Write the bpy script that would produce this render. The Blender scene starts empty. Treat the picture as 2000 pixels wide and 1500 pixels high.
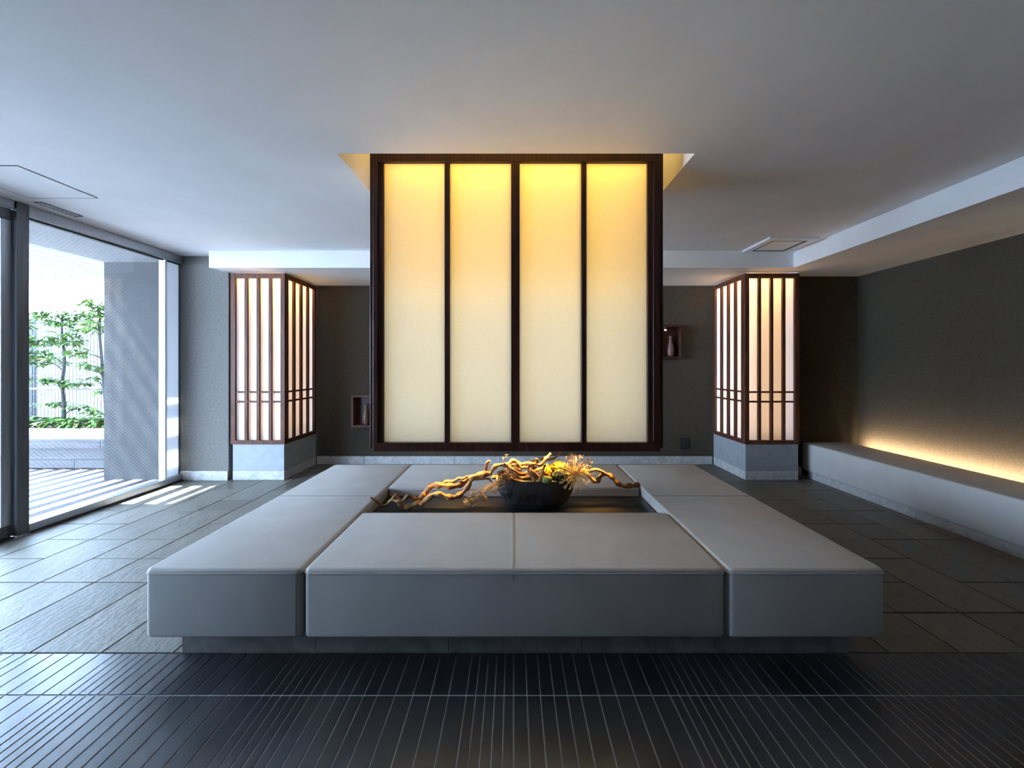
import bpy, bmesh, math, random
from mathutils import Vector, noise as mnoise

random.seed(7)
SC = bpy.context.scene
COL = SC.collection

# ------------------------------------------------------------------ camera, world, sun, exposure
EYE, F = 1.30, 785.0                     # eye height (m), focal length in pixels of the 2000 px frame
VPX, VPY = 1003.0, 715.0
cam_d = bpy.data.cameras.new('camera')
cam_d.sensor_width = 36.0
cam_d.lens = F / 2000.0 * 36.0
cam_d.shift_x = (1000.0 - VPX) / 2000.0
cam_d.shift_y = (VPY - 750.0) / 2000.0
cam_d.clip_start = 0.05
cam = bpy.data.objects.new('camera', cam_d)
COL.objects.link(cam)
cam.location = (0, 0, EYE)
cam.rotation_euler = (math.radians(90), 0, 0)
SC.camera = cam

SKY_STRENGTH = 22.0
SUN_STRENGTH = 55.0
EXPOSURE = 0.88
world = bpy.data.worlds.new('world')
SC.world = world
world.use_nodes = True
bg = world.node_tree.nodes['Background']
bg.inputs[0].default_value = (0.53, 0.71, 1.0, 1)
bg.inputs[1].default_value = SKY_STRENGTH

sun_d = bpy.data.lights.new('sun', 'SUN')
sun_d.energy = SUN_STRENGTH
sun_d.angle = math.radians(0.6)
sun_d.color = (0.92, 0.96, 1.0)
sun = bpy.data.objects.new('sun', sun_d)
COL.objects.link(sun)
sun.rotation_euler = Vector((0.62, 0.004, -1.0)).to_track_quat('-Z', 'Y').to_euler()

vs = SC.view_settings
vs.view_transform = 'Standard'
vs.look = 'None'
vs.gamma = 1.0
vs.use_curve_mapping = False
vs.exposure = EXPOSURE
cy = SC.cycles
cy.use_denoising = True
cy.max_bounces = 14
cy.diffuse_bounces = 8
cy.glossy_bounces = 4
cy.transmission_bounces = 8
cy.transparent_max_bounces = 24
cy.sample_clamp_indirect = 6.0
cy.caustics_reflective = False
cy.caustics_refractive = False


def portal(name, y0, y1, z0, z1, x):
    d = bpy.data.lights.new(name, 'AREA')
    d.shape = 'RECTANGLE'
    d.size = z1 - z0
    d.size_y = y1 - y0
    d.cycles.is_portal = True
    o = bpy.data.objects.new(name, d)
    COL.objects.link(o)
    o.location = (x, (y0 + y1) / 2, (z0 + z1) / 2)
    o.rotation_euler = (0, math.radians(-90), 0)      # looks along +X, into the room
    return o


portal('window_portal', 0.8, 4.38, 0.05, 2.47, -3.88)

# ------------------------------------------------------------------ helpers
W = {}          # world position of every object's origin


def at(px, py, y):
    """point at depth y that the photograph shows at pixel (px, py)"""
    return Vector(((px - VPX) * y / F, y, EYE - (py - VPY) * y / F))


def tag(o, label=None, cat=None, group=None, kind=None):
    if label: o['label'] = label
    if cat: o['category'] = cat
    if group: o['group'] = group
    if kind: o['kind'] = kind
    return o


def thing(name, loc, label, cat, group=None, kind=None):
    o = bpy.data.objects.new(name, None)
    o.empty_display_size = 0.1
    COL.objects.link(o)
    o.location = loc
    W[o.name] = Vector(loc)
    return tag(o, label, cat, group, kind)


def link_mesh(name, me, mat, parent=None, loc=Vector((0, 0, 0))):
    o = bpy.data.objects.new(name, me)
    COL.objects.link(o)
    if mat is not None and not me.materials:
        me.materials.append(mat)
    W[o.name] = Vector(loc)
    if parent is not None:
        o.parent = parent
        o.location = Vector(loc) - W[parent.name]
    else:
        o.location = loc
    return o


def bm_obj(name, bm, mat, parent=None, smooth=False):
    """world-coordinate bmesh -> object with its origin at the bottom centre"""
    xs = [v.co.x for v in bm.verts]; ys = [v.co.y for v in bm.verts]; zs = [v.co.z for v in bm.verts]
    c = Vector(((min(xs) + max(xs)) / 2, (min(ys) + max(ys)) / 2, min(zs)))
    bmesh.ops.translate(bm, verts=bm.verts, vec=-c)
    bmesh.ops.recalc_face_normals(bm, faces=bm.faces)
    me = bpy.data.meshes.new(name)
    bm.to_mesh(me)
    bm.free()
    if smooth:
        for p in me.polygons: p.use_smooth = True
    return link_mesh(name, me, mat, parent, c)


def add_box(bm, x0, x1, y0, y1, z0, z1):
    vs_ = [bm.verts.new(p) for p in ((x0, y0, z0), (x1, y0, z0), (x1, y1, z0), (x0, y1, z0),
                                     (x0, y0, z1), (x1, y0, z1), (x1, y1, z1), (x0, y1, z1))]
    for f in ((0, 3, 2, 1), (4, 5, 6, 7), (0, 1, 5, 4), (1, 2, 6, 5), (2, 3, 7, 6), (3, 0, 4, 7)):
        bm.faces.new([vs_[i] for i in f])
    return vs_


def box(name, dims, mat, parent=None, bevel=0.0, seg=2):
    bm = bmesh.new()
    add_box(bm, *dims)
    if bevel > 0:
        bmesh.ops.bevel(bm, geom=list(bm.edges), offset=bevel, segments=seg, profile=0.7, affect='EDGES')
    return bm_obj(name, bm, mat, parent)


def prism(name, pts, z0, z1, mat, parent=None):
    bm = bmesh.new()
    lo = [bm.verts.new((x, y, z0)) for x, y in pts]
    hi = [bm.verts.new((x, y, z1)) for x, y in pts]
    n = len(pts)
    bm.faces.new(lo[::-1]); bm.faces.new(hi)
    for i in range(n):
        bm.faces.new((lo[i], lo[(i + 1) % n], hi[(i + 1) % n], hi[i]))
    return bm_obj(name, bm, mat, parent)


def holed_plate(name, outer, inner, z0, z1, mat, parent=None):
    bm = bmesh.new()
    def ring(r, z):
        x0, x1, y0, y1 = r
        return [bm.verts.new(p) for p in ((x0, y0, z), (x1, y0, z), (x1, y1, z), (x0, y1, z))]
    ob, ib, ot, it = ring(outer, z0), ring(inner, z0), ring(outer, z1), ring(inner, z1)
    for i in range(4):
        j = (i + 1) % 4
        bm.faces.new((ob[i], ib[i], ib[j], ob[j]))
        bm.faces.new((ot[i], ot[j], it[j], it[i]))
        bm.faces.new((ob[i], ob[j], ot[j], ot[i]))
        bm.faces.new((ib[i], it[i], it[j], ib[j]))
    return bm_obj(name, bm, mat, parent)


def catmull(pts, n=6):
    out = []
    P = [pts[0]] + list(pts) + [pts[-1]]
    for i in range(1, len(P) - 2):
        p0, p1, p2, p3 = P[i - 1], P[i], P[i + 1], P[i + 2]
        for k in range(n):
            t = k / n
            out.append(0.5 * ((2 * p1) + (p2 - p0) * t + (2 * p0 - 5 * p1 + 4 * p2 - p3) * t * t + (3 * p1 - p0 - 3 * p2 + p3) * t ** 3))
    out.append(Vector(pts[-1]))
    return out


def add_tube(bm, pts, radii, sides=8, jitter=0.0, seed=0):
    rings = []
    up = Vector((0.31, 0.2, 0.93)).normalized()
    n = len(pts)
    for i, p in enumerate(pts):
        d = (pts[min(i + 1, n - 1)] - pts[max(i - 1, 0)])
        d = d.normalized() if d.length > 1e-9 else Vector((0, 0, 1))
        a = d.cross(up)
        if a.length < 1e-3: a = d.cross(Vector((1, 0, 0)))
        a.normalize(); b = d.cross(a)
        r = radii[i] if isinstance(radii, (list, tuple)) else radii
        ring = []
        for k in range(sides):
            th = 2 * math.pi * k / sides
            rr = r
            if jitter:
                rr = r * (1 + jitter * mnoise.noise(Vector((p.x * 55 + seed, p.z * 55 + k * 0.9, p.y * 55))))
            ring.append(bm.verts.new(p + (a * math.cos(th) + b * math.sin(th)) * rr))
        rings.append(ring)
    for i in range(n - 1):
        for k in range(sides):
            k2 = (k + 1) % sides
            bm.faces.new((rings[i][k], rings[i][k2], rings[i + 1][k2], rings[i + 1][k]))
    bm.faces.new(rings[0][::-1]); bm.faces.new(rings[-1])


# ------------------------------------------------------------------ materials
def new_mat(name):
    m = bpy.data.materials.new(name)
    m.use_nodes = True
    nt = m.node_tree
    return m, nt, nt.nodes, nt.links, nt.nodes['Principled BSDF']


def surf(name, c1, c2=None, rough=0.6, scale=8.0, stretch=(1, 1, 1), bump=0.0, bump_scale=60.0, spec=0.5, detail=6.0,
         metallic=0.0, rough2=None, ramp=(0.35, 0.65), per_object=0.0, distortion=0.0):
    m, nt, N, L, b = new_mat(name)
    tc = N.new('ShaderNodeTexCoord')
    geo = N.new('ShaderNodeNewGeometry')
    mp = N.new('ShaderNodeMapping')
    mp.inputs['Scale'].default_value = stretch
    L.new(geo.outputs['Position'], mp.inputs['Vector'])
    vec = mp.outputs['Vector']
    oi = N.new('ShaderNodeObjectInfo')
    if per_object:
        ad = N.new('ShaderNodeVectorMath'); ad.operation = 'ADD'
        sc_ = N.new('ShaderNodeVectorMath'); sc_.operation = 'SCALE'; sc_.inputs['Scale'].default_value = 37.0
        cb = N.new('ShaderNodeCombineXYZ')
        for i in range(3): L.new(oi.outputs['Random'], cb.inputs[i])
        L.new(cb.outputs[0], sc_.inputs[0]); L.new(vec, ad.inputs[0]); L.new(sc_.outputs[0], ad.inputs[1])
        vec = ad.outputs[0]
    ns = N.new('ShaderNodeTexNoise')
    ns.inputs['Scale'].default_value = scale
    ns.inputs['Detail'].default_value = detail
    ns.inputs['Distortion'].default_value = distortion
    L.new(vec, ns.inputs['Vector'])
    rp = N.new('ShaderNodeValToRGB')
    rp.color_ramp.elements[0].position, rp.color_ramp.elements[1].position = ramp
    rp.color_ramp.elements[0].color = (*c1, 1)
    rp.color_ramp.elements[1].color = (*(c2 or c1), 1)
    L.new(ns.outputs['Fac'], rp.inputs['Fac'])
    col = rp.outputs['Color']
    if per_object:
        mr = N.new('ShaderNodeMapRange')
        mr.inputs['To Min'].default_value = 1 - per_object
        mr.inputs['To Max'].default_value = 1 + per_object
        L.new(oi.outputs['Random'], mr.inputs['Value'])
        hs = N.new('ShaderNodeHueSaturation')
        L.new(mr.outputs[0], hs.inputs['Value'])
        L.new(col, hs.inputs['Color'])
        col = hs.outputs['Color']
    L.new(col, b.inputs['Base Color'])
    if rough2 is not None:
        mr2 = N.new('ShaderNodeMapRange')
        mr2.inputs['From Min'].default_value, mr2.inputs['From Max'].default_value = ramp
        mr2.inputs['To Min'].default_value, mr2.inputs['To Max'].default_value = rough, rough2
        L.new(ns.outputs['Fac'], mr2.inputs['Value'])
        L.new(mr2.outputs[0], b.inputs['Roughness'])
    else:
        b.inputs['Roughness'].default_value = rough
    b.inputs['Specular IOR Level'].default_value = spec
    b.inputs['Metallic'].default_value = metallic
    if bump:
        n2 = N.new('ShaderNodeTexNoise')
        n2.inputs['Scale'].default_value = bump_scale
        n2.inputs['Detail'].default_value = 5
        L.new(vec, n2.inputs['Vector'])
        bp = N.new('ShaderNodeBump')
        bp.inputs['Strength'].default_value = bump
        bp.inputs['Distance'].default_value = 0.01
        L.new(n2.outputs['Fac'], bp.inputs['Height'])
        L.new(bp.outputs['Normal'], b.inputs['Normal'])
    return m


def emit(name, color, strength):
    m, nt, N, L, b = new_mat(name)
    b.inputs['Base Color'].default_value = (0.8, 0.8, 0.8, 1)
    b.inputs['Emission Color'].default_value = (*color, 1)
    b.inputs['Emission Strength'].default_value = strength
    return m


def paper(name, color, trans):
    """backlit translucent sheet with a faint fibre pattern"""
    m, nt, N, L, b = new_mat(name)
    out = N['Material Output']
    geo = N.new('ShaderNodeNewGeometry')
    ns = N.new('ShaderNodeTexNoise')
    ns.inputs['Scale'].default_value = 90.0
    ns.inputs['Detail'].default_value = 6.0
    L.new(geo.outputs['Position'], ns.inputs['Vector'])
    rp = N.new('ShaderNodeValToRGB')
    rp.color_ramp.elements[0].position = 0.3
    rp.color_ramp.elements[1].position = 0.7
    rp.color_ramp.elements[0].color = (*[c * 0.93 for c in trans], 1)
    rp.color_ramp.elements[1].color = (*trans, 1)
    L.new(ns.outputs['Fac'], rp.inputs['Fac'])
    tr = N.new('ShaderNodeBsdfTranslucent')
    L.new(rp.outputs['Color'], tr.inputs['Color'])
    df = N.new('ShaderNodeBsdfDiffuse')
    df.inputs['Color'].default_value = (*color, 1)
    mx = N.new('ShaderNodeMixShader')
    mx.inputs[0].default_value = 0.5
    L.new(df.outputs[0], mx.inputs[1]); L.new(tr.outputs[0], mx.inputs[2])
    L.new(mx.outputs[0], out.inputs['Surface'])
    return m


def glass(name, tint=(0.96, 0.985, 0.98), wired=False):
    m, nt, N, L, b = new_mat(name)
    out = N['Material Output']
    tr = N.new('ShaderNodeBsdfTransparent'); tr.inputs[0].default_value = (*tint, 1)
    gl = N.new('ShaderNodeBsdfGlossy'); gl.inputs['Roughness'].default_value = 0.02
    lw = N.new('ShaderNodeLayerWeight'); lw.inputs['Blend'].default_value = 0.5
    pw = N.new('ShaderNodeMath'); pw.operation = 'POWER'; pw.inputs[1].default_value = 5
    L.new(lw.outputs['Facing'], pw.inputs[0])
    ma = N.new('ShaderNodeMath'); ma.operation = 'MULTIPLY_ADD'
    ma.inputs[1].default_value = 0.9; ma.inputs[2].default_value = 0.025
    L.new(pw.outputs[0], ma.inputs[0])
    mx = N.new('ShaderNodeMixShader')
    L.new(ma.outputs[0], mx.inputs[0]); L.new(tr.outputs[0], mx.inputs[1]); L.new(gl.outputs[0], mx.inputs[2])
    last = mx.outputs[0]
    if wired:                                     # diagonal wire mesh cast into the pane
        geo = N.new('ShaderNodeNewGeometry')
        sp = N.new('ShaderNodeSeparateXYZ'); L.new(geo.outputs['Position'], sp.inputs[0])
        masks = []
        for op in ('ADD', 'SUBTRACT'):
            s = N.new('ShaderNodeMath'); s.operation = op
            L.new(sp.outputs['Y'], s.inputs[0]); L.new(sp.outputs['Z'], s.inputs[1])
            d = N.new('ShaderNodeMath'); d.operation = 'DIVIDE'; d.inputs[1].default_value = 0.034; L.new(s.outputs[0], d.inputs[0])
            fr = N.new('ShaderNodeMath'); fr.operation = 'FRACT'; L.new(d.outputs[0], fr.inputs[0])
            lt = N.new('ShaderNodeMath'); lt.operation = 'LESS_THAN'; lt.inputs[1].default_value = 0.022; L.new(fr.outputs[0], lt.inputs[0])
            masks.append(lt)
        mm = N.new('ShaderNodeMath'); mm.operation = 'MAXIMUM'
        L.new(masks[0].outputs[0], mm.inputs[0]); L.new(masks[1].outputs[0], mm.inputs[1])
        df = N.new('ShaderNodeBsdfDiffuse'); df.inputs[0].default_value = (0.32, 0.34, 0.36, 1)
        m2 = N.new('ShaderNodeMixShader')
        L.new(mm.outputs[0], m2.inputs[0]); L.new(last, m2.inputs[1]); L.new(df.outputs[0], m2.inputs[2])
        last = m2.outputs[0]
    L.new(last, out.inputs['Surface'])
    return m


M = {}
M['ceiling'] = surf('white_paint', (0.85, 0.85, 0.85), (0.89, 0.89, 0.89), 0.75, 3.0, bump=0.08, bump_scale=260)
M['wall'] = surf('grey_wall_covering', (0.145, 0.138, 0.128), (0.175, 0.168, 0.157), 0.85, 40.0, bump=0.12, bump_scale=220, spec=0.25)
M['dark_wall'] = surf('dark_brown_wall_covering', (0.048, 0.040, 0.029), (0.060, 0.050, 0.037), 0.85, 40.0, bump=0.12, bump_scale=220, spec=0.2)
M['dark_panel'] = surf('dark_stained_panelling', (0.035, 0.026, 0.02), (0.06, 0.045, 0.035), 0.6, 6.0, stretch=(6, 6, 0.6))
M['column'] = surf('grey_painted_column', (0.27, 0.285, 0.30), (0.31, 0.325, 0.34), 0.6, 12.0, bump=0.05, bump_scale=150)
M['skirting'] = surf('pale_stone_skirting', (0.36, 0.36, 0.36), (0.52, 0.52, 0.51), 0.5, 14.0, detail=9, distortion=1.2)
M['tile'] = surf('slate_floor_tile', (0.085, 0.076, 0.060), (0.16, 0.146, 0.120), 0.40, 5.0, stretch=(1.8, 0.8, 1), bump=0.35, bump_scale=24, detail=10,
                 per_object=0.20, distortion=1.5, rough2=0.56, ramp=(0.3, 0.72), spec=0.65)
M['grout'] = surf('floor_grout', (0.05, 0.05, 0.05), (0.08, 0.08, 0.08), 0.9, 60)
M['black_tile'] = surf('charcoal_slate_strip', (0.010, 0.011, 0.014), (0.024, 0.025, 0.030), 0.28, 2.2, bump=0.04, bump_scale=30, detail=7,
                       rough2=0.36, distortion=0.4, ramp=(0.36, 0.66), spec=1.0, stretch=(1.6, 0.6, 1))
M['black_tile'].node_tree.nodes['Principled BSDF'].inputs['Coat Weight'].default_value = 0.3
M['black_tile'].node_tree.nodes['Principled BSDF'].inputs['Coat Roughness'].default_value = 0.18
M['groove'] = surf('grey_joint_mortar', (0.36, 0.37, 0.41), (0.46, 0.47, 0.51), 0.8, 90)
M['leather'] = surf('grey_leatherette', (0.47, 0.455, 0.43), (0.52, 0.50, 0.475), 0.55, 5.0, bump=0.06, bump_scale=420, spec=0.35)
M['stitch'] = surf('grey_stitching', (0.26, 0.25, 0.24), (0.32, 0.31, 0.30), 0.7, 200)
M['plinth'] = surf('grey_stone_plinth', (0.17, 0.16, 0.155), (0.26, 0.25, 0.24), 0.55, 9.0, detail=9, distortion=1.0)
M['wood'] = surf('reddish_dark_wood', (0.050, 0.016, 0.007), (0.125, 0.040, 0.018), 0.5, 6.0, stretch=(9, 9, 0.7), detail=8, distortion=0.6, spec=0.25)
M['wood_h'] = surf('reddish_dark_wood_level_grain', (0.050, 0.016, 0.007), (0.125, 0.040, 0.018), 0.5, 6.0, stretch=(0.7, 9, 9), detail=8, distortion=0.6, spec=0.25)
M['dark_wood'] = surf('espresso_wood', (0.020, 0.006, 0.004), (0.055, 0.018, 0.011), 0.40, 6.0, stretch=(9, 9, 0.7), detail=8, distortion=0.6, spec=0.25)
M['table'] = surf('black_lacquer', (0.010, 0.010, 0.011), (0.018, 0.017, 0.016), 0.28, 5.0, stretch=(0.6, 6, 6), detail=6)
M['alu'] = surf('brushed_aluminium', (0.42, 0.44, 0.47), (0.50, 0.52, 0.55), 0.38, 6.0, stretch=(20, 20, 0.4), metallic=0.85)
M['dark_alu'] = surf('dark_bronze_aluminium', (0.10, 0.105, 0.11), (0.14, 0.145, 0.15), 0.4, 6.0, stretch=(20, 20, 0.4), metallic=0.6)
M['white_metal'] = surf('white_enamelled_metal', (0.78, 0.80, 0.82), (0.82, 0.84, 0.86), 0.4, 6.0)
M['gasket'] = surf('black_rubber', (0.012, 0.012, 0.013), (0.02, 0.02, 0.02), 0.6, 20)
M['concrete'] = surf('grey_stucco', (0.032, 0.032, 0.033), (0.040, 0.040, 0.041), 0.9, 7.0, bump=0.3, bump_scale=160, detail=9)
M['eave'] = surf('grey_eave_board', (0.16, 0.16, 0.17), (0.20, 0.20, 0.21), 0.85, 30.0, bump=0.2, bump_scale=120)
M['deck'] = surf('weathered_deck_board', (0.022, 0.020, 0.025), (0.034, 0.030, 0.038), 0.75, 7.0, stretch=(6, 0.5, 6), per_object=0.12)
M['bench_board'] = surf('weathered_bench_board', (0.055, 0.05, 0.053), (0.08, 0.073, 0.076), 0.75, 7.0, stretch=(0.5, 6, 6), per_object=0.08)
M['soil'] = surf('planter_soil', (0.03, 0.022, 0.015), (0.06, 0.045, 0.03), 0.95, 25)
M['gravel'] = surf('bounce_gravel', (0.55, 0.57, 0.60), (0.72, 0.74, 0.76), 0.9, 40)
M['louvre'] = surf('pale_louvre', (0.14, 0.16, 0.20), (0.18, 0.20, 0.24), 0.5, 10)
M['render'] = surf('pale_render', (0.085, 0.092, 0.09), (0.10, 0.107, 0.105), 0.9, 4.0)
M['fence'] = surf('dark_fence_wire', (0.010, 0.013, 0.022), (0.016, 0.02, 0.03), 0.5, 20)
M['leaf'] = surf('green_leaf', (0.018, 0.065, 0.010), (0.10, 0.19, 0.016), 0.5, 9.0, detail=3)
M['bark'] = surf('tree_bark', (0.02, 0.018, 0.018), (0.04, 0.036, 0.035), 0.9, 30, stretch=(3, 3, 0.6), bump=0.3)
M['bamboo'] = surf('pale_bamboo', (0.12, 0.10, 0.08), (0.17, 0.15, 0.13), 0.5, 12, stretch=(0.6, 6, 6))
M['driftwood'] = surf('twisted_driftwood', (0.09, 0.036, 0.012), (0.42, 0.22, 0.075), 0.75, 11.0, detail=7, distortion=1.5, bump=0.3, bump_scale=90)
M['dark_drift'] = surf('dark_driftwood', (0.05, 0.028, 0.018), (0.16, 0.085, 0.045), 0.8, 14.0, detail=7, distortion=1.5, bump=0.3, bump_scale=90)
M['bowl'] = surf('black_stoneware', (0.006, 0.006, 0.007), (0.022, 0.022, 0.024), 0.38, 16.0, detail=8, rough2=0.6, bump=0.35, bump_scale=40)
M['bowl_rim'] = surf('pale_stoneware_rim', (0.20, 0.17, 0.13), (0.34, 0.29, 0.22), 0.5, 30.0)  # rim tube in a paler tone than the bowl body
M['straw'] = surf('dry_straw', (0.48, 0.28, 0.06), (0.68, 0.43, 0.12), 0.8, 60.0)
M['dry_floret'] = surf('dry_floret', (0.33, 0.23, 0.14), (0.55, 0.42, 0.28), 0.8, 60.0)
M['moss'] = surf('yellow_preserved_moss', (0.42, 0.24, 0.02), (0.68, 0.44, 0.05), 0.9, 70.0, bump=0.6, bump_scale=200)
M['green_moss'] = surf('dark_green_moss', (0.012, 0.018, 0.008), (0.05, 0.07, 0.02), 0.95, 60.0, bump=0.6, bump_scale=200)
M['bud'] = surf('pale_green_bud', (0.14, 0.17, 0.04), (0.30, 0.33, 0.10), 0.8, 60.0, bump=0.5, bump_scale=180)
M['black_plastic'] = surf('black_plastic', (0.012, 0.012, 0.012), (0.018, 0.018, 0.018), 0.4, 20)
M['vase'] = surf('brown_glazed_vase', (0.09, 0.045, 0.035), (0.16, 0.085, 0.07), 0.35, 18)
M['glass'] = glass('clear_glass')
M['wired_glass'] = glass('wired_glass', wired=True)
M['paper'] = paper('lantern_paper', (0.78, 0.77, 0.72), (0.90, 0.86, 0.74))
M['white_acrylic'] = paper('white_acrylic', (0.80, 0.80, 0.80), (0.92, 0.90, 0.88))
M['frosted'] = paper('frosted_glass', (0.60, 0.63, 0.66), (0.60, 0.60, 0.60))
M['led'] = emit('led_strip', (1.0, 0.74, 0.46), 6.0)
M['lamp_glow'] = emit('downlight_lens', (1.0, 0.72, 0.38), 3.0)
M['inner_white'] = surf('white_reflector', (0.82, 0.82, 0.80), (0.86, 0.86, 0.84), 0.8, 5)


def area(name, loc, direction, sx, sy, watts, color, parent=None, up='Y'):
    d = bpy.data.lights.new(name, 'AREA')
    d.shape = 'RECTANGLE'
    d.size, d.size_y, d.energy, d.color = sx, sy, watts, color
    o = bpy.data.objects.new(name, d)
    COL.objects.link(o)
    o.rotation_euler = Vector(direction).to_track_quat('-Z', up).to_euler()
    if parent is not None:
        o.parent = parent
        o.location = Vector(loc) - W[parent.name]
    else:
        o.location = loc
    return o


# ------------------------------------------------------------------ key dimensions of the room
CEIL, SOF = 2.55, 2.367
XW, XR = -3.795, 4.097                    # window line, right wall
YB, YP, YR = 5.335, 4.576, 4.786          # alcove wall, left pier / columns, right return wall
YF = -3.6                                 # wall behind the camera

# ------------------------------------------------------------------ floor
floor = box('floor', (-3.93, 4.25, YF - 0.1, 5.6, -0.20, -0.008), M['grout'])
tag(floor, 'grey slate tiled lobby floor with a dark grooved band', 'floor', kind='structure')

PX, PY0, PL = 0.325, 1.822, 0.298         # tile column pitch, first row edge, row pitch
rows = 13
tile_meshes = {}


def tile_mesh(w, l):
    key = (round(w, 3), round(l, 3))
    if key not in tile_meshes:
        bm = bmesh.new()
        add_box(bm, -w / 2, w / 2, -l / 2, l / 2, -0.012, 0.0)
        top = [e for e in bm.edges if all(v.co.z > -0.001 for v in e.verts)]
        bmesh.ops.bevel(bm, geom=top, offset=0.0015, segments=1, affect='EDGES')
        me = bpy.data.meshes.new('floor_tile')
        bm.to_mesh(me); bm.free()
        me.materials.append(M['tile'])
        tile_meshes[key] = me
    return tile_meshes[key]


known = {   # columns whose joints the photograph shows: row boundaries that carry a joint
    -3.495: {1, 3, 4, 5, 7, 9}, -3.17: {0, 2, 4, 6, 8}, -2.845: {2, 3, 4, 6, 7}, -2.52: {2, 3, 5, 6, 8}, -2.195: {2, 4, 5, 7, 8}, -1.87: {2, 4, 6, 8}}
rt = random.Random(3)
edges_x = [-3.745 - 0.05, -3.495] + [-3.495 + PX * k for k in range(1, 24)]
edges_x = [e for e in edges_x if e < XR - 0.05] + [XR + 0.02]
for ci in range(len(edges_x) - 1):
    x0, x1 = edges_x[ci], edges_x[ci + 1]
    near = [k for k in known if abs(k - x0) < 0.03]
    if near:
        cuts = set(known[near[0]])
    else:
        cuts, r = set(), rt.choice((1, 2))
        while r < rows:
            cuts.add(r); r += rt.choice((1, 2, 2))
    cuts = sorted(c for c in cuts if 0 < c < rows)
    bounds = [0] + cuts + [rows]
    full = []
    for a, b_ in zip(bounds, bounds[1:]):
        while b_ - a > 2:
            full.append((a, a + 2)); a += 2
        full.append((a, b_))
    for a, b_ in full:
        ya, yb = PY0 + a * PL, PY0 + b_ * PL
        if x0 > -1.45 and x1 < 1.45 and ya > 1.9 and yb < 3.45: continue      # under the seat plinth
        if yb > 5.45: yb = 5.45
        if yb - ya < 0.02: continue
        me = tile_mesh(x1 - x0 - 0.007, yb - ya - 0.010)
        link_mesh('floor_tile', me, None, floor, Vector(((x0 + x1) / 2, (ya + yb) / 2, 0.0)))

# grooved dark band: strips in groups of five narrow, five medium, five wide
groove_bed = box('joint_bed', (-3.9, 4.1, 0.0, PY0 - 0.003, -0.008, -0.0025), M['groove'], floor)
strip_meshes = {}


def strip_mesh(w, l):
    key = (round(w, 4), round(l, 3))
    if key not in strip_meshes:
        bm = bmesh.new()
        add_box(bm, -w / 2, w / 2, -l / 2, l / 2, -0.010, 0.0)
        top = [e for e in bm.edges if all(v.co.z > -0.001 for v in e.verts)]
        bmesh.ops.bevel(bm, geom=top, offset=0.001, segments=1, affect='EDGES')
        me = bpy.data.meshes.new('stone_strip')
        bm.to_mesh(me); bm.free()
        me.materials.append(M['black_tile'])
        strip_meshes[key] = me
    return strip_meshes[key]


GX = []
x = -0.187 - 0.805 * 5
while x < 4.05:
    for w in (0.0374,) * 5 + (0.0532,) * 5 + (0.0704,) * 5:
        if x > -3.86 and x + w < 4.09: GX.append((x, w))
        x += w
for ya, yb in ((1.59, PY0 - 0.004), (0.79, 1.586)):
    for x, w in GX:
        if yb < 1.587 and abs(x) > 3.2: continue
        link_mesh('stone_strip', strip_mesh(w - 0.0052, yb - ya - 0.002), None, floor, Vector((x + w / 2, (ya + yb) / 2, 0.0)))

# ------------------------------------------------------------------ walls, ceiling
HOLE = (-1.033, 1.066, 2.364, 3.05)
ceil = holed_plate('ceiling', (-3.90, 4.3, YF - 0.1, 5.6), HOLE, CEIL, CEIL + 0.10, M['ceiling'])
tag(ceil, 'smooth white painted ceiling with a rectangular recess over the lantern', 'ceiling', kind='structure')
holed_plate('recess_wall', (HOLE[0] - 0.06, HOLE[1] + 0.06, HOLE[2] - 0.06, HOLE[3] + 0.06), HOLE, CEIL + 0.10, 2.93, M['ceiling'], ceil)
box('recess_top', (HOLE[0] - 0.06, HOLE[1] + 0.06, HOLE[2] - 0.06, HOLE[3] + 0.06, 2.93, 2.97), M['ceiling'], ceil)

sof = prism('trim_1', [(-3.305, 4.361), (3.04, 4.361), (3.04, YF), (4.2, YF), (4.2, 5.45), (-3.305, 5.45)], SOF, CEIL, M['ceiling'])
tag(sof, 'white dropped soffit running along the back and right walls', 'soffit', kind='structure')

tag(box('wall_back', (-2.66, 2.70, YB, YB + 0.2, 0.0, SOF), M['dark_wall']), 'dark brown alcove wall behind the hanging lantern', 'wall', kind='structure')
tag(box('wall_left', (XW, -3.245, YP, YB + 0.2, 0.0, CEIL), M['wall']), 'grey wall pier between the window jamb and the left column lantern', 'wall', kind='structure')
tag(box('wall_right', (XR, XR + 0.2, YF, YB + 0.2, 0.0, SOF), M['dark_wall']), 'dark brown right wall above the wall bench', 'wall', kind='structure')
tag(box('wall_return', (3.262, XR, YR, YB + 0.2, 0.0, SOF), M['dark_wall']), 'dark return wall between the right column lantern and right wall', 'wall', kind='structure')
tag(box('wall_front', (-3.9, XR + 0.2, YF - 0.2, YF, 0.0, CEIL), M['dark_panel']), 'dark panelled lobby wall opposite the alcove', 'wall', kind='structure')
tag(box('trim_2', (-4.706, 4.4, -4.4, 5.8, 2.99, 3.25), M['concrete']), 'concrete slab above the lobby ceiling', 'slab', kind='structure')


def baseboard(name, dims_list, label):
    t = thing(name, (dims_list[0][0], dims_list[0][2], 0), label, 'baseboard', kind='structure')
    for d in dims_list: box('skirting_slab', d, M['skirting'], t, 0.002, 1)
    return t


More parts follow.
